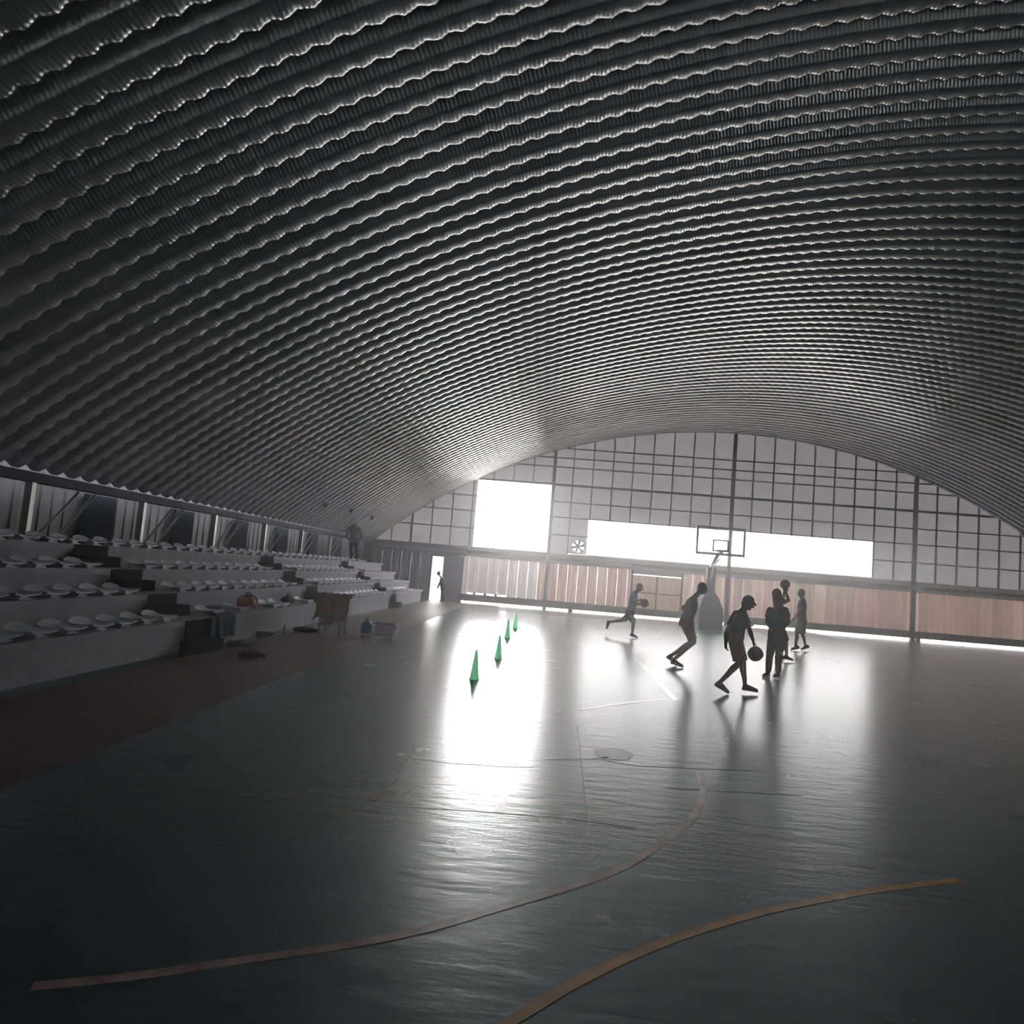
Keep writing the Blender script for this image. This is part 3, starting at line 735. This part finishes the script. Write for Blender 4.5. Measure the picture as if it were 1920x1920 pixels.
def person(label, Y0, J, face, k=1., shirt='navy', lower=('shorts', 'maroon'), skin='skin', shoe='shoe', hair='short', curl=(.5, .5), palms=(None, None), ground=0.0, sleeve=.62, snap=True, group=None):
    P = {n: at(v[0], v[1], Y0 + (v[2] if len(v) > 2 else 0)) for n, v in J.items()}
    # keep both feet on (or above) the ground
    if snap:
        low = min(P['toeL'].z, P['toeR'].z) - ground - .018 * k
        for n in P: P[n] = P[n] - Vector((0, 0, low))
    pel = (P['hipL'] + P['hipR']) / 2; S = (P['shL'] + P['shR']) / 2; up = (S - pel); L = up.length; up.normalize()
    rt = (P['shR'] - P['shL']); rt = (rt - up * rt.dot(up)).normalized(); fw = up.cross(rt)
    rth = (P['hipR'] - P['hipL']); rth = (rth - up * rth.dot(up)); rth = rth.normalized() if rth.length > .02 else rt
    fc = Vector(face).normalized(); H = P['head']; hu = ((H - S).normalized() * .5 + up * .2 + Z_ * .6); hu = (hu - fc * hu.dot(fc)).normalized(); hr = fc.cross(hu)
    def torso(mb, g=0., t0=-.2, t1=1.14):
        rings = []
        for t, a, d in ((-.20, .10, .085), (-.12, .150, .108), (0, .165, .118), (.2, .152, .108), (.42, .142, .100), (.68, .162, .115), (.88, .165, .105), (1.0, .135, .085), (1.08, .075, .065), (1.14, .055, .055)):
            if t0 - 1e-6 <= t <= t1 + 1e-6:
                r_ = lerp(rth, rt, max(0, min(1, t))).normalized(); f_ = up.cross(r_)
                rings.append((pel + up * L * t + fw * (.012 * math.sin(math.pi * max(0, min(1, t)))), r_ * (a * k + g), f_ * (d * k + g)))
        mb.loft(rings, 20)
    root_p = Vector(((P['toeL'].x + P['toeR'].x) / 2, (P['toeL'].y + P['toeR'].y) / 2, ground))
    root = thing('person', label, 'person', root_p, group)
    def part(name, mb, m, vox=.008, sm=3, parent=None):
        me = mb.voxel(vox, sm); off = root_p
        me.transform(Matrix.Translation(-off)); return link_mesh(name, me, m, parent or root)
    # body: one continuous surface
    b = MB(); torso(b)
    b.limb([(S + up * .01, .06 * k), (lerp(S, H, .45), .054 * k), (H - hu * .05 * k - fc * .015 * k, .052 * k)])
    b.ball(H, .074 * k, .094 * k, .112 * k, (hr, fc, hu), 18, 12)
    b.ball(H + fc * .03 * k - hu * .062 * k, .052 * k, .058 * k, .05 * k, (hr, fc, hu))
    b.limb([(H + fc * .088 * k + hu * .008 * k, .009 * k), (H + fc * .108 * k - hu * .024 * k, .015 * k)], 8)
    for sg in (1, -1):
        b.ball(H + hr * sg * .077 * k - fc * .008 * k, .012 * k, .022 * k, .034 * k, (hr, fc, hu), 8, 6)
        b.ball(H + hr * sg * .034 * k + fc * .075 * k - hu * .028 * k, .02 * k, .02 * k, .02 * k, (hr, fc, hu), 8, 6)
    for i, s_ in enumerate('LR'):
        sh, el, wr, hp, kn, an, toe = (P[q + s_] for q in ('sh', 'el', 'wr', 'hip', 'kn', 'an', 'toe'))
        b.limb([(lerp(S, sh, .45) - up * .03 * k, .062 * k), (sh, .057 * k), (lerp(sh, el, .45), .049 * k), (el, .038 * k), (lerp(el, wr, .3), .040 * k), (wr, .026 * k)])
        pn = palms[i] if palms[i] is not None else (fw * .6 - rt * (-1 if s_ == 'L' else 1) * .8)
        fd = (wr - el).normalized()
        if ('hd' + s_) in P: fd = (P['hd' + s_] - wr).normalized()
        hand(b, wr, fd, Vector(pn), 1 if s_ == 'L' else -1, k, curl[i])
        calf = lerp(kn, an, .3) - fw * .012 * k
        b.limb([(lerp(pel, hp, .9), .088 * k), (lerp(hp, kn, .3), .080 * k), (lerp(hp, kn, .7), .063 * k), (kn, .052 * k), (calf, .054 * k), (lerp(kn, an, .65), .041 * k), (an, .033 * k)])
        b.limb([(an, .034 * k), (lerp(an, toe, .5) - (kn - an).normalized() * .02 * k, .03 * k)])
    part('body', b, M[skin], .0065, 3)
    for sg in (1, -1):
        MB().ball(H + hr * sg * .031 * k + fc * .082 * k + hu * .012 * k, .012 * k, .010 * k, .008 * k, (hr, fc, hu), 10, 6).build('eye', M['eye'], root, True)
    MB().ball(H + fc * .083 * k - hu * .06 * k, .022 * k, .008 * k, .008 * k, (hr, fc, hu), 10, 6).build('mouth', M['lips'], root, True)
    # hair
    hm = MB()
    if hair in ('short', 'cap'):
        hm.ball(H - fc * .018 * k + hu * .024 * k, .083 * k, .098 * k, .108 * k, (hr, fc, hu), 18, 12)
        hm.ball(H - fc * .05 * k - hu * .025 * k, .07 * k, .055 * k, .075 * k, (hr, fc, hu))
        if hair == 'cap': hm.loft([(H + fc * .06 * k + hu * .05 * k, hr * .07 * k, hu * .022 * k), (H + fc * .11 * k + hu * .035 * k, hr * .06 * k, hu * .016 * k), (H + fc * .13 * k + hu * .028 * k, hr * .035 * k, hu * .012 * k)], 12)
    elif hair == 'long':
        hm.ball(H - fc * .02 * k + hu * .02 * k, .09 * k, .104 * k, .112 * k, (hr, fc, hu), 18, 12)
        hm.loft([(H - fc * .035 * k + hu * .02 * k, hr * .09 * k, fc * .075 * k), (H - fc * .05 * k - hu * .08 * k, hr * .10 * k, fc * .06 * k), (H - fc * .065 * k - hu * .17 * k, hr * .10 * k, fc * .05 * k), (H - fc * .07 * k - hu * .23 * k, hr * .075 * k, fc * .03 * k)], 16)
    elif hair == 'hood':
        hm.ball(H - fc * .02 * k + hu * .015 * k, .105 * k, .112 * k, .13 * k, (hr, fc, hu), 18, 12)
        hm.loft([(H - fc * .035 * k, hr * .10 * k, fc * .08 * k), (H - fc * .045 * k - hu * .12 * k, hr * .12 * k, fc * .10 * k), (S - fw * .02 + up * .01, rt * .15 * k, fw * .11 * k)], 16)
    part('hood' if hair == 'hood' else ('hair'), hm, M['hair'] if hair != 'hood' else M[shirt], .007, 4)
    # shirt
    c = MB(); torso(c, .016, -.12 if lower[0] != 'none' else -.2, 1.0)
    for s_ in 'LR':
        sh, el, wr = P['sh' + s_], P['el' + s_], P['wr' + s_]
        if sleeve > 1.2: c.limb([(lerp(S, sh, .5) - up * .03 * k, .068 * k), (sh, .07 * k), (lerp(sh, el, .5), .062 * k), (el, .053 * k), (lerp(el, wr, .9), .04 * k)])
        elif sleeve > 0:
            c.limb([(lerp(S, sh, .5) - up * .03 * k, .066 * k), (sh, .068 * k)])
            c.tube([sh, lerp(sh, el, sleeve)], [.068 * k, .066 * k], 14)
        else: c.limb([(lerp(S, sh, .62) - up * .02 * k, .064 * k)])
    part('shirt' if sleeve < 1.2 else 'jacket', c, M[shirt], .008, 3)
    # lower clothing
    s = MB(); torso(s, .022, -.2, .2)
    for s_ in 'LR':
        hp, kn, an = P['hip' + s_], P['kn' + s_], P['an' + s_]
        if lower[0] == 'shorts':
            s.limb([(lerp(pel, hp, .9), .104 * k), (lerp(hp, kn, .35), .100 * k)]); s.tube([lerp(hp, kn, .3), lerp(hp, kn, .90)], [.100 * k, .092 * k], 16)
        else:
            s.limb([(lerp(pel, hp, .9), .100 * k), (lerp(hp, kn, .35), .092 * k), (kn, .070 * k), (lerp(kn, an, .4), .066 * k)]); s.tube([lerp(kn, an, .35), lerp(kn, an, .97)], [.066 * k, .055 * k], 16)
    part('shorts' if lower[0] == 'shorts' else 'trousers', s, M[lower[1]], .008, 3)
    for s_ in 'LR':
        m_ = MB(); so = shoe_mesh(m_, P['an' + s_], P['toe' + s_], P['kn' + s_], k)
        o = part('shoe', m_, M[shoe], .006, 2)
        so.build('sole', M['sole'], o, True)
    return P, root

# runner with a bright blue shirt
PA, _ = person('runner in a bright blue shirt dribbling near the far wall, one leg kicked back', 20.6, dict(
    head=(1199.5, 1101.5), shR=(1188, 1114.5, -.17), shL=(1191, 1114, .17), hipR=(1179.5, 1152, -.09), hipL=(1181, 1152, .09),
    elR=(1189, 1134, -.24), wrR=(1200.5, 1132, -.26), elL=(1187, 1132, .24), wrL=(1197, 1126, .2),
    knR=(1188.5, 1166, -.26), anR=(1185, 1188, -.16), toeR=(1196, 1196.5, -.2), knL=(1167.5, 1163, .12), anL=(1143, 1166.5, .1), toeL=(1136.5, 1179, .1)),
    (1, -.05, -.25), .96, 'blue', ('shorts', 'black'), curl=(.45, .4), palms=(None, (.3, 0, -1)))
basketball(at(1208.5, 1131, 20.3), 'brown basketball in the air in front of the running player', M['ballb'], M['seam'])
# bending player in front of the hoop
PB, _ = person('player in a dark shirt and maroon shorts crouching in front of the padded hoop base', 14.35, dict(
    head=(1317, 1104), shR=(1296, 1126, -.19), shL=(1302, 1124, .19), hipR=(1284, 1168, -.1), hipL=(1287, 1168, .1),
    elR=(1297, 1153, -.25), wrR=(1299, 1177, -.2), elL=(1281, 1139, .34), wrL=(1289, 1158, .36),
    knR=(1301, 1204, -.14), anR=(1262, 1238, -.1), toeR=(1281, 1251, -.12), knL=(1299, 1203, .14), anL=(1257, 1230, .16), toeL=(1268, 1246, .2)),
    (1, .15, -.25), 1.0, 'navy', ('shorts', 'maroon'), curl=(.35, .5))
# dribbling player, nearest
PC, _ = person('nearest player in a dark shirt and red shorts striding forward to dribble', 11.35, dict(
    head=(1403, 1131), shR=(1381, 1152, -.19), shL=(1394, 1152, .18), hipR=(1376, 1198, -.1), hipL=(1380, 1197, .1),
    elR=(1362, 1186, -.24), wrR=(1361, 1207, -.14), elL=(1405, 1180, .2), wrL=(1412, 1201, .12), hdL=(1414, 1214, .12),
    knR=(1386, 1244, -.14), anR=(1349, 1280, -.1), toeR=(1366, 1300, -.1), knL=(1393, 1243, .16), anL=(1397, 1285, .2), toeL=(1421, 1297, .2)),
    (1, -.2, -.5), .97, 'navy', ('shorts', 'redcl'), shoe='shoebr', hair='cap', curl=(.3, .5), palms=((.25, 0, -1), None))
basketball(at(1416.5, 1226, 11.45), 'dark grey basketball just under the dribbling hand of the nearest player', M['ballg'], M['seaml'], .118)
# standing person in long trousers
PD, _ = person('person with long dark hair standing in slate blue top and long black trousers', 13.9, dict(
    head=(1455.5, 1119), shR=(1444, 1147, .12), shL=(1471.5, 1147, -.10), hipR=(1449, 1196, .06), hipL=(1465, 1196, -.06),
    elR=(1437, 1170, .10), wrR=(1448, 1184, -.16), elL=(1479, 1169, -.12), wrL=(1467, 1183, -.30),
    knR=(1443, 1233, .04), anR=(1440, 1264, .05), toeR=(1431, 1272, -.10), knL=(1460, 1233, -.06), anL=(1458.5, 1264, -.03), toeL=(1452, 1272.5, -.2)),
    (-.6, -.75, -.1), 1.0, 'slate', ('trousers', 'black'), hair='long', curl=(.5, .5))
# shooter half hidden behind
PE, _ = person('player raising a ball overhead, half hidden behind the long-haired person', 17.5, dict(
    head=(1459, 1117), shR=(1463, 1131, -.15), shL=(1454, 1131, .16), hipR=(1464, 1178, -.08), hipL=(1459, 1178, .09),
    elR=(1479, 1127, -.12), wrR=(1473.5, 1111, -.1), hdR=(1473, 1100, -.11), elL=(1468, 1122, .26), wrL=(1470.5, 1110, .14), hdL=(1471, 1100, .12),
    knR=(1474, 1206, -.12), anR=(1475, 1231, -.1), toeR=(1487, 1239.5, -.12), knL=(1463, 1206, .12), anL=(1460, 1230, .12), toeL=(1470, 1238, .15)),
    (.8, .5, .1), .97, 'black', ('shorts', 'black'), skin='skin2', curl=(.25, .25), palms=((0, -1, .2), (0, 1, .2)))
basketball(PE['wrR'] + (PE['wrL'] - PE['wrR']) * .5 + Vector((-.01, 0, .185)), 'brown basketball held up overhead by the player behind the long-haired person', M['ballb'], M['seam'], .115)
# player at the right
PF, _ = person('player in green shorts and a dark top, rightmost on the court', 21.0, dict(
    head=(1502, 1113), shL=(1504.5, 1127, -.18), shR=(1505, 1127, .18), hipL=(1503, 1166, -.1), hipR=(1504, 1166, .1),
    elL=(1499.5, 1146, -.25), wrL=(1491, 1158, -.24), elR=(1509, 1146, .25), wrR=(1502, 1160, .25),
    knL=(1494, 1190, -.12), anL=(1491.5, 1213, -.1), toeL=(1483, 1219.5, -.1), knR=(1505, 1190, .14), anR=(1510, 1212, .16), toeR=(1502, 1219, .16)),
    (-1, -.1, -.1), 1.0, 'navy', ('shorts', 'greencl'), skin='skin2')
# bystander at the doorway
PG, _ = person('small bystander in a blue-grey top leaning beside the bright open doorway', 31.6, dict(
    head=(822, 1077.5), shR=(828, 1087, .14), shL=(827.5, 1087, -.14), hipR=(830.5, 1106, .08), hipL=(830, 1106, -.08),
    elR=(825, 1096, .2), wrR=(822, 1103, .12), elL=(823.5, 1096, -.2), wrL=(820.5, 1102, -.12),
    knR=(829.5, 1117, .08), anR=(831, 1126, .08), toeR=(825, 1129, .08), knL=(829, 1117, -.08), anL=(831, 1127, -.08), toeL=(824.5, 1130, -.08)),
    (-1, -.2, -.1), .8, 'slate', ('trousers', 'slate'), curl=(.5, .5))
# person up on the bleachers
PH, _ = person('person in a dark hooded jacket standing on the top tier of the bleachers', 27.2, dict(
    head=(662.5, 996), shR=(653, 1010), shL=(670.5, 1010, -.05), hipR=(657, 1035), hipL=(667, 1035, -.05),
    elR=(648, 1024, -.05), wrR=(655, 1034, -.22), elL=(676, 1024, -.1), wrL=(668, 1034, -.24),
    knR=(656.5, 1051), anR=(657, 1066, .03), toeR=(656, 1070.5, -.16), knL=(667, 1051, -.05), anL=(667, 1066, -.03), toeL=(668, 1070.5, -.2)),
    (.45, -.9, -.1), .9, 'slate', ('trousers', 'black'), hair='hood', sleeve=2, ground=DECK[3])

# ------------------------------------------------------------------ things by the bleachers
def blob(name, label, cat, base, dims, m, rz=0, fold=.12, seed=1, extra=None, n=2):
    rnd = random.Random(seed); t = thing(name, label, cat, base); b = MB()
    c, s_ = math.cos(rz), math.sin(rz); A = (Vector((c, s_, 0)), Vector((-s_, c, 0)), Z_)
    L, Wd, Hh = dims
    b.ball(Vector(base) + Z_ * Hh * .46, L / 2, Wd / 2, Hh * .5, A, 20, 12)
    for i in range(7):
        q = Vector(base) + A[0] * rnd.uniform(-.32, .32) * L + A[1] * rnd.uniform(-.3, .3) * Wd + Z_ * Hh * rnd.uniform(.3, .6)
        b.ball(q, L * rnd.uniform(.16, .24), Wd * rnd.uniform(.18, .28), Hh * rnd.uniform(.2, .36), A, 12, 8)
    me = b.voxel(min(dims) * .06, n); me.transform(Matrix.Translation(-Vector(base)))
    for v in me.vertices:
        if v.co.z < 0.0: v.co.z = 0.0
    link_mesh(name + '_body' if cat == 'bag' else 'fabric', me, m, t)
    return t, A
# orange duffel on the front row
p = Vector((NOSE[0] - .30, 13.35, DECK[0]))
t, A = blob('duffel_bag', 'orange sports duffel bag on the front row of the bleachers', 'bag', p, (.50, .28, .27), M['orange'], math.pi / 2, seed=3)
MB().tube([p + A[0] * x + Z_ * z for x, z in ((-.13, .24), (-.08, .31), (.0, .33), (.08, .31), (.13, .24))], .014, 8).build('strap', M['black'], t, True)
for s_ in (-.12, .12): MB().tube([p + A[0] * s_ + A[1] * (.145 * math.cos(q)) + Z_ * (.125 + .15 * math.sin(q)) for q in [math.pi * i / 12 for i in range(13)]], .012, 6).build('webbing', M['shoebr'], t, True)
# navy bag
p = Vector((NOSE[0] - .30, 15.5, DECK[0]))
t, A = blob('duffel_bag', 'dark navy kit bag on the front row, right of the orange one', 'bag', p, (.42, .24, .22), M['black'], math.pi / 2, seed=5)
MB().tube([p + A[0] * x + Z_ * z for x, z in ((-.1, .2), (-.05, .26), (.05, .26), (.1, .2))], .012, 8).build('strap', M['navy'], t, True)
# teal cloth hanging over the front edge, light blue towel on the tread
def cloth(name, label, cat, base, rows_, m, th=.02):
    """rows_: list of rows of points (world); solidified into a thin folded sheet"""
    t = thing(name, label, cat, base); nr, nc = len(rows_), len(rows_[0]); vs = [v for r in rows_ for v in r]; fs = []
    for j in range(nr - 1):
        for i in range(nc - 1): a = j * nc + i; fs.append((a, a + 1, a + nc + 1, a + nc))
    me = MB().add(vs, fs).mesh(name, base, True); o = link_mesh('fabric', me, m, t)
    sd = o.modifiers.new('s', 'SOLIDIFY'); sd.thickness = th; sd.offset = 1; o.modifiers.new('b', 'SUBSURF').levels = 1
    return t
def hang(y0, y1, x, ztop, zbot, back, seed, amp=.025, ragged=.06):
    rnd = random.Random(seed); rws = []
    ph = rnd.uniform(0, 6)
    bot = [zbot + ragged * math.sin(3.1 * i + ph) for i in range(17)]
    prof_ = [(-back, ztop), (-back * .5, ztop + .006), (0, ztop), (.03, ztop - .03)] + [(.035, None)] * 5
    for j, (dx, z) in enumerate(prof_):
        rr = []
        for i in range(17):
            u = i / 16; y = y0 + (y1 - y0) * u
            if z is None:
                q = (j - 3) / 5; zz = (ztop - .03) + (bot[i] - ztop + .03) * q; xx = x + dx + amp * q * (1 + math.sin(u * 19 + ph))
            else: zz, xx = z + .004 * (1 + math.sin(u * 19 + ph)), x + dx
            rr.append((xx, y, zz))
        rws.append(rr)
    return rws
cloth('hanging_cloth', 'teal cloth hanging over the front edge of the bleachers', 'cloth', (NOSE[0], 11.8, DECK[0]), hang(11.45, 12.1, NOSE[0] + .005, DECK[0] + .025, .14, .25, 2), M['teal'])
p = Vector((NOSE[0] - .36, 12.3, DECK[0]))
t = thing('folded_towel', 'light blue folded towel on the front row beside the orange bag', 'towel', p)
for q in range(3): MB().loft([(p + Vector((0, 0, .02 + .04 * q)) + Y_ * yv, X_ * .17, Z_ * .019) for yv in (-.22, -.2, 0, .2, .22)], 12).build('towel_fold', M['lblue'], t, True)
# chair with a crimson cloth thrown over it
cp = floor_at(621, 1189); cp.z = 0
ch = thing('plastic_chair', 'green plastic chair standing under the crimson drape', 'chair', cp)
for a, b in ((-.2, -.2), (.2, -.2), (-.2, .2), (.2, .2)):
    MB().tube([cp + Vector((a * 1.12, b * 1.12, 0)), cp + Vector((a, b, .43))], [.017, .022], 8).build('leg', M['chair'], ch, True)
MB().box(cp + Vector((0, 0, .445)), (.46, .46, .03)).build('seat', M['chair'], ch)
for a in (-.2, .2): MB().tube([cp + Vector((a, .2, .44)), cp + Vector((a, .27, .82))], .018, 8).build('back_post', M['chair'], ch, True)
MB().box(cp + Vector((0, .26, .70)), (.42, .02, .26)).build('backrest', M['chair'], ch)
rws = []
for j in range(12):
    q = j / 11; rr = []
    for i in range(25):
        u = i / 24; x = cp.x - .36 + .72 * u
        edge = .5 + .5 * math.cos(2 * math.pi * u)
        zb = .30 + .10 * math.sin(u * 9) - .05 * edge
        if j < 3: y = cp.y + .33 - .10 * j; z = .855 - .02 * abs(j - 1) + .008 * math.sin(u * 30)
        else:
            y = cp.y + .10 - .34 * ((j - 3) / 8) ** .6 + .035 * math.sin(u * 24) * ((j - 2) / 9); z = .84 + (zb - .84) * ((j - 3) / 8)
        rr.append((x + .02 * math.sin(j), y, z))
    rws.append(rr)
cloth('drape', 'crimson cloth draped over a chair in front of the bleachers', 'cloth', (cp.x, cp.y, .45), rws, M['drape'], .012)
# dark green jacket lying on the front row behind the chair
p = Vector((NOSE[0] - .28, 17.15, DECK[0])); blob('jacket', 'dark green jacket heaped on the front row behind the crimson drape', 'jacket', p, (.75, .30, .24), M['greencl'], math.pi / 2, seed=9)
# bottles
for px, py, hh, m_, lb in ((533, 1187, .17, 'whitep', 'slim white bottle standing alone at the foot of the bleachers'), (588, 1183, .20, 'whitep', 'white bottle beside the pile of clothes by the draped chair'), (598, 1190, .15, 'clearp', 'squat pale bottle just left of the chair legs')):
    q = floor_at(px, py); q.z = 0; t = thing('bottle', lb, 'bottle', q, 'bottles on the floor')
    MB().lathe(q, [(.03, 0), (.033, .01), (.033, hh * .62), (.014, hh * .8), (.014, hh * .9)], 14).build('bottle_body', M[m_], t, True)
    MB().lathe(q + Z_ * hh * .88, [(.016, 0), (.016, hh * .12), (.012, hh * .13)], 12).build('cap', M['whitep'], t, True)
q = floor_at(573, 1186); q.z = 0; blob('clothes_heap', 'low heap of dark purple clothes on the floor beside the bottles', 'clothes', q, (.55, .26, .13), M['black'], .1, seed=14)
q = floor_at(490, 1192); q.z = 0; blob('cloth_heap', 'crumpled navy blue cloth on the floor in front of the bleachers', 'cloth', q, (.5, .22, .09), M['teal'], .2, seed=11)
# water jug
q = floor_at(686, 1192); q.z = 0
t = thing('water_jug', 'blue water cooler jug standing on the floor right of the draped chair', 'jug', q)
MB().lathe(q, [(.10, .0), (.125, .012), (.128, .06), (.120, .075), (.128, .09), (.128, .16), (.120, .175), (.128, .19), (.128, .25), (.09, .30), (.035, .33), (.033, .37)], 24).build('jug_body', M['jug'], t, True)
MB().lathe(q, [(.131, .012), (.132, .05), (.131, .055)], 24).build('jug_band', M['whitep'], t, True)
MB().lathe(q, [(.038, .355), (.04, .36), (.04, .385), (.03, .39)], 16).build('jug_cap', M['wire'], t, True)
# wire basket on short legs
q = floor_at(722, 1196); q.z = 0
t = thing('wire_basket', 'low dark wire basket with white legs beside the blue water jug', 'basket', q)
bx0, bx1, by0, by1 = q.x - .27, q.x + .22, q.y - .13, q.y + .15
def quad(z, i=0): return [(bx0 + i, by0 + i, z), (bx1 - i, by0 + i, z), (bx1 - i, by1 - i, z), (bx0 + i, by1 - i, z), (bx0 + i, by0 + i, z)]
MB().tube(quad(.30), .016, 6).tube(quad(.06), .013, 6).build('rail', M['wire'], t, True)
wr_ = MB()
for i in range(1, 11):
    x = bx0 + (bx1 - bx0) * i / 11
    for y in (by0, by1): wr_.tube([(x, y, .06), (x, y, .30)], .006, 5)
    wr_.tube([(x, by0, .06), (x, by1, .06)], .006, 5)
for j in range(1, 5):
    z = .06 + .24 * j / 5; wr_.tube(quad(z), .006, 5)
o = wr_.build('wire_mesh', M['wire'], t); o['kind'] = 'stuff'
for x in (bx0 + .02, bx1 - .02):
    for y in (by0 + .02, by1 - .02): MB().tube([(x, y, 0), (x, y, .12)], .016, 8).build('leg', M['whitep'], t, True)
# sandals on the floor
for k, (px, py, rz) in enumerate(((440, 1212, .2), (455, 1211, .05), (464, 1234, .3), (481, 1231, .1))):
    q = floor_at(px, py); q.z = 0
    lb = ('dark shoe at the left of the pair nearer the bleachers', 'dark shoe at the right of the pair nearer the bleachers', 'dark shoe at the left of the pair farther out on the floor', 'dark shoe at the right of the pair farther out on the floor')[k]
    t = thing('shoe', lb, 'shoe', q, 'dark shoes left on the floor')
    c, s_ = math.cos(rz), math.sin(rz); A = (Vector((c, s_, 0)), Vector((-s_, c, 0)), Z_)
    m_ = MB(); m_.loft([(q + A[0] * x + Z_ * (.016 + b), A[1] * a, Z_ * b) for x, a, b in ((-.135, .015, .015), (-.12, .033, .032), (-.06, .037, .045), (0, .038, .036), (.06, .044, .028), (.11, .036, .022), (.135, .012, .012))], 14)
    m_.build('shoe_upper', M['shoe'], t, True)
    MB().loft([(q + A[0] * x + Z_ * .009, A[1] * a, Z_ * .009) for x, a in ((-.14, .015), (-.12, .036), (0, .041), (.08, .047), (.12, .038), (.142, .012))], 14).build('sole', M['sole'], t, True)
# dark bag by the far wall
q = floor_at(1398, 1176); q.y = min(q.y, 31.7); q.z = 0
blob('bag', 'dark bag lying at the foot of the far wall behind the players', 'bag', q, (.7, .3, .3), M['black'], .1, seed=21)
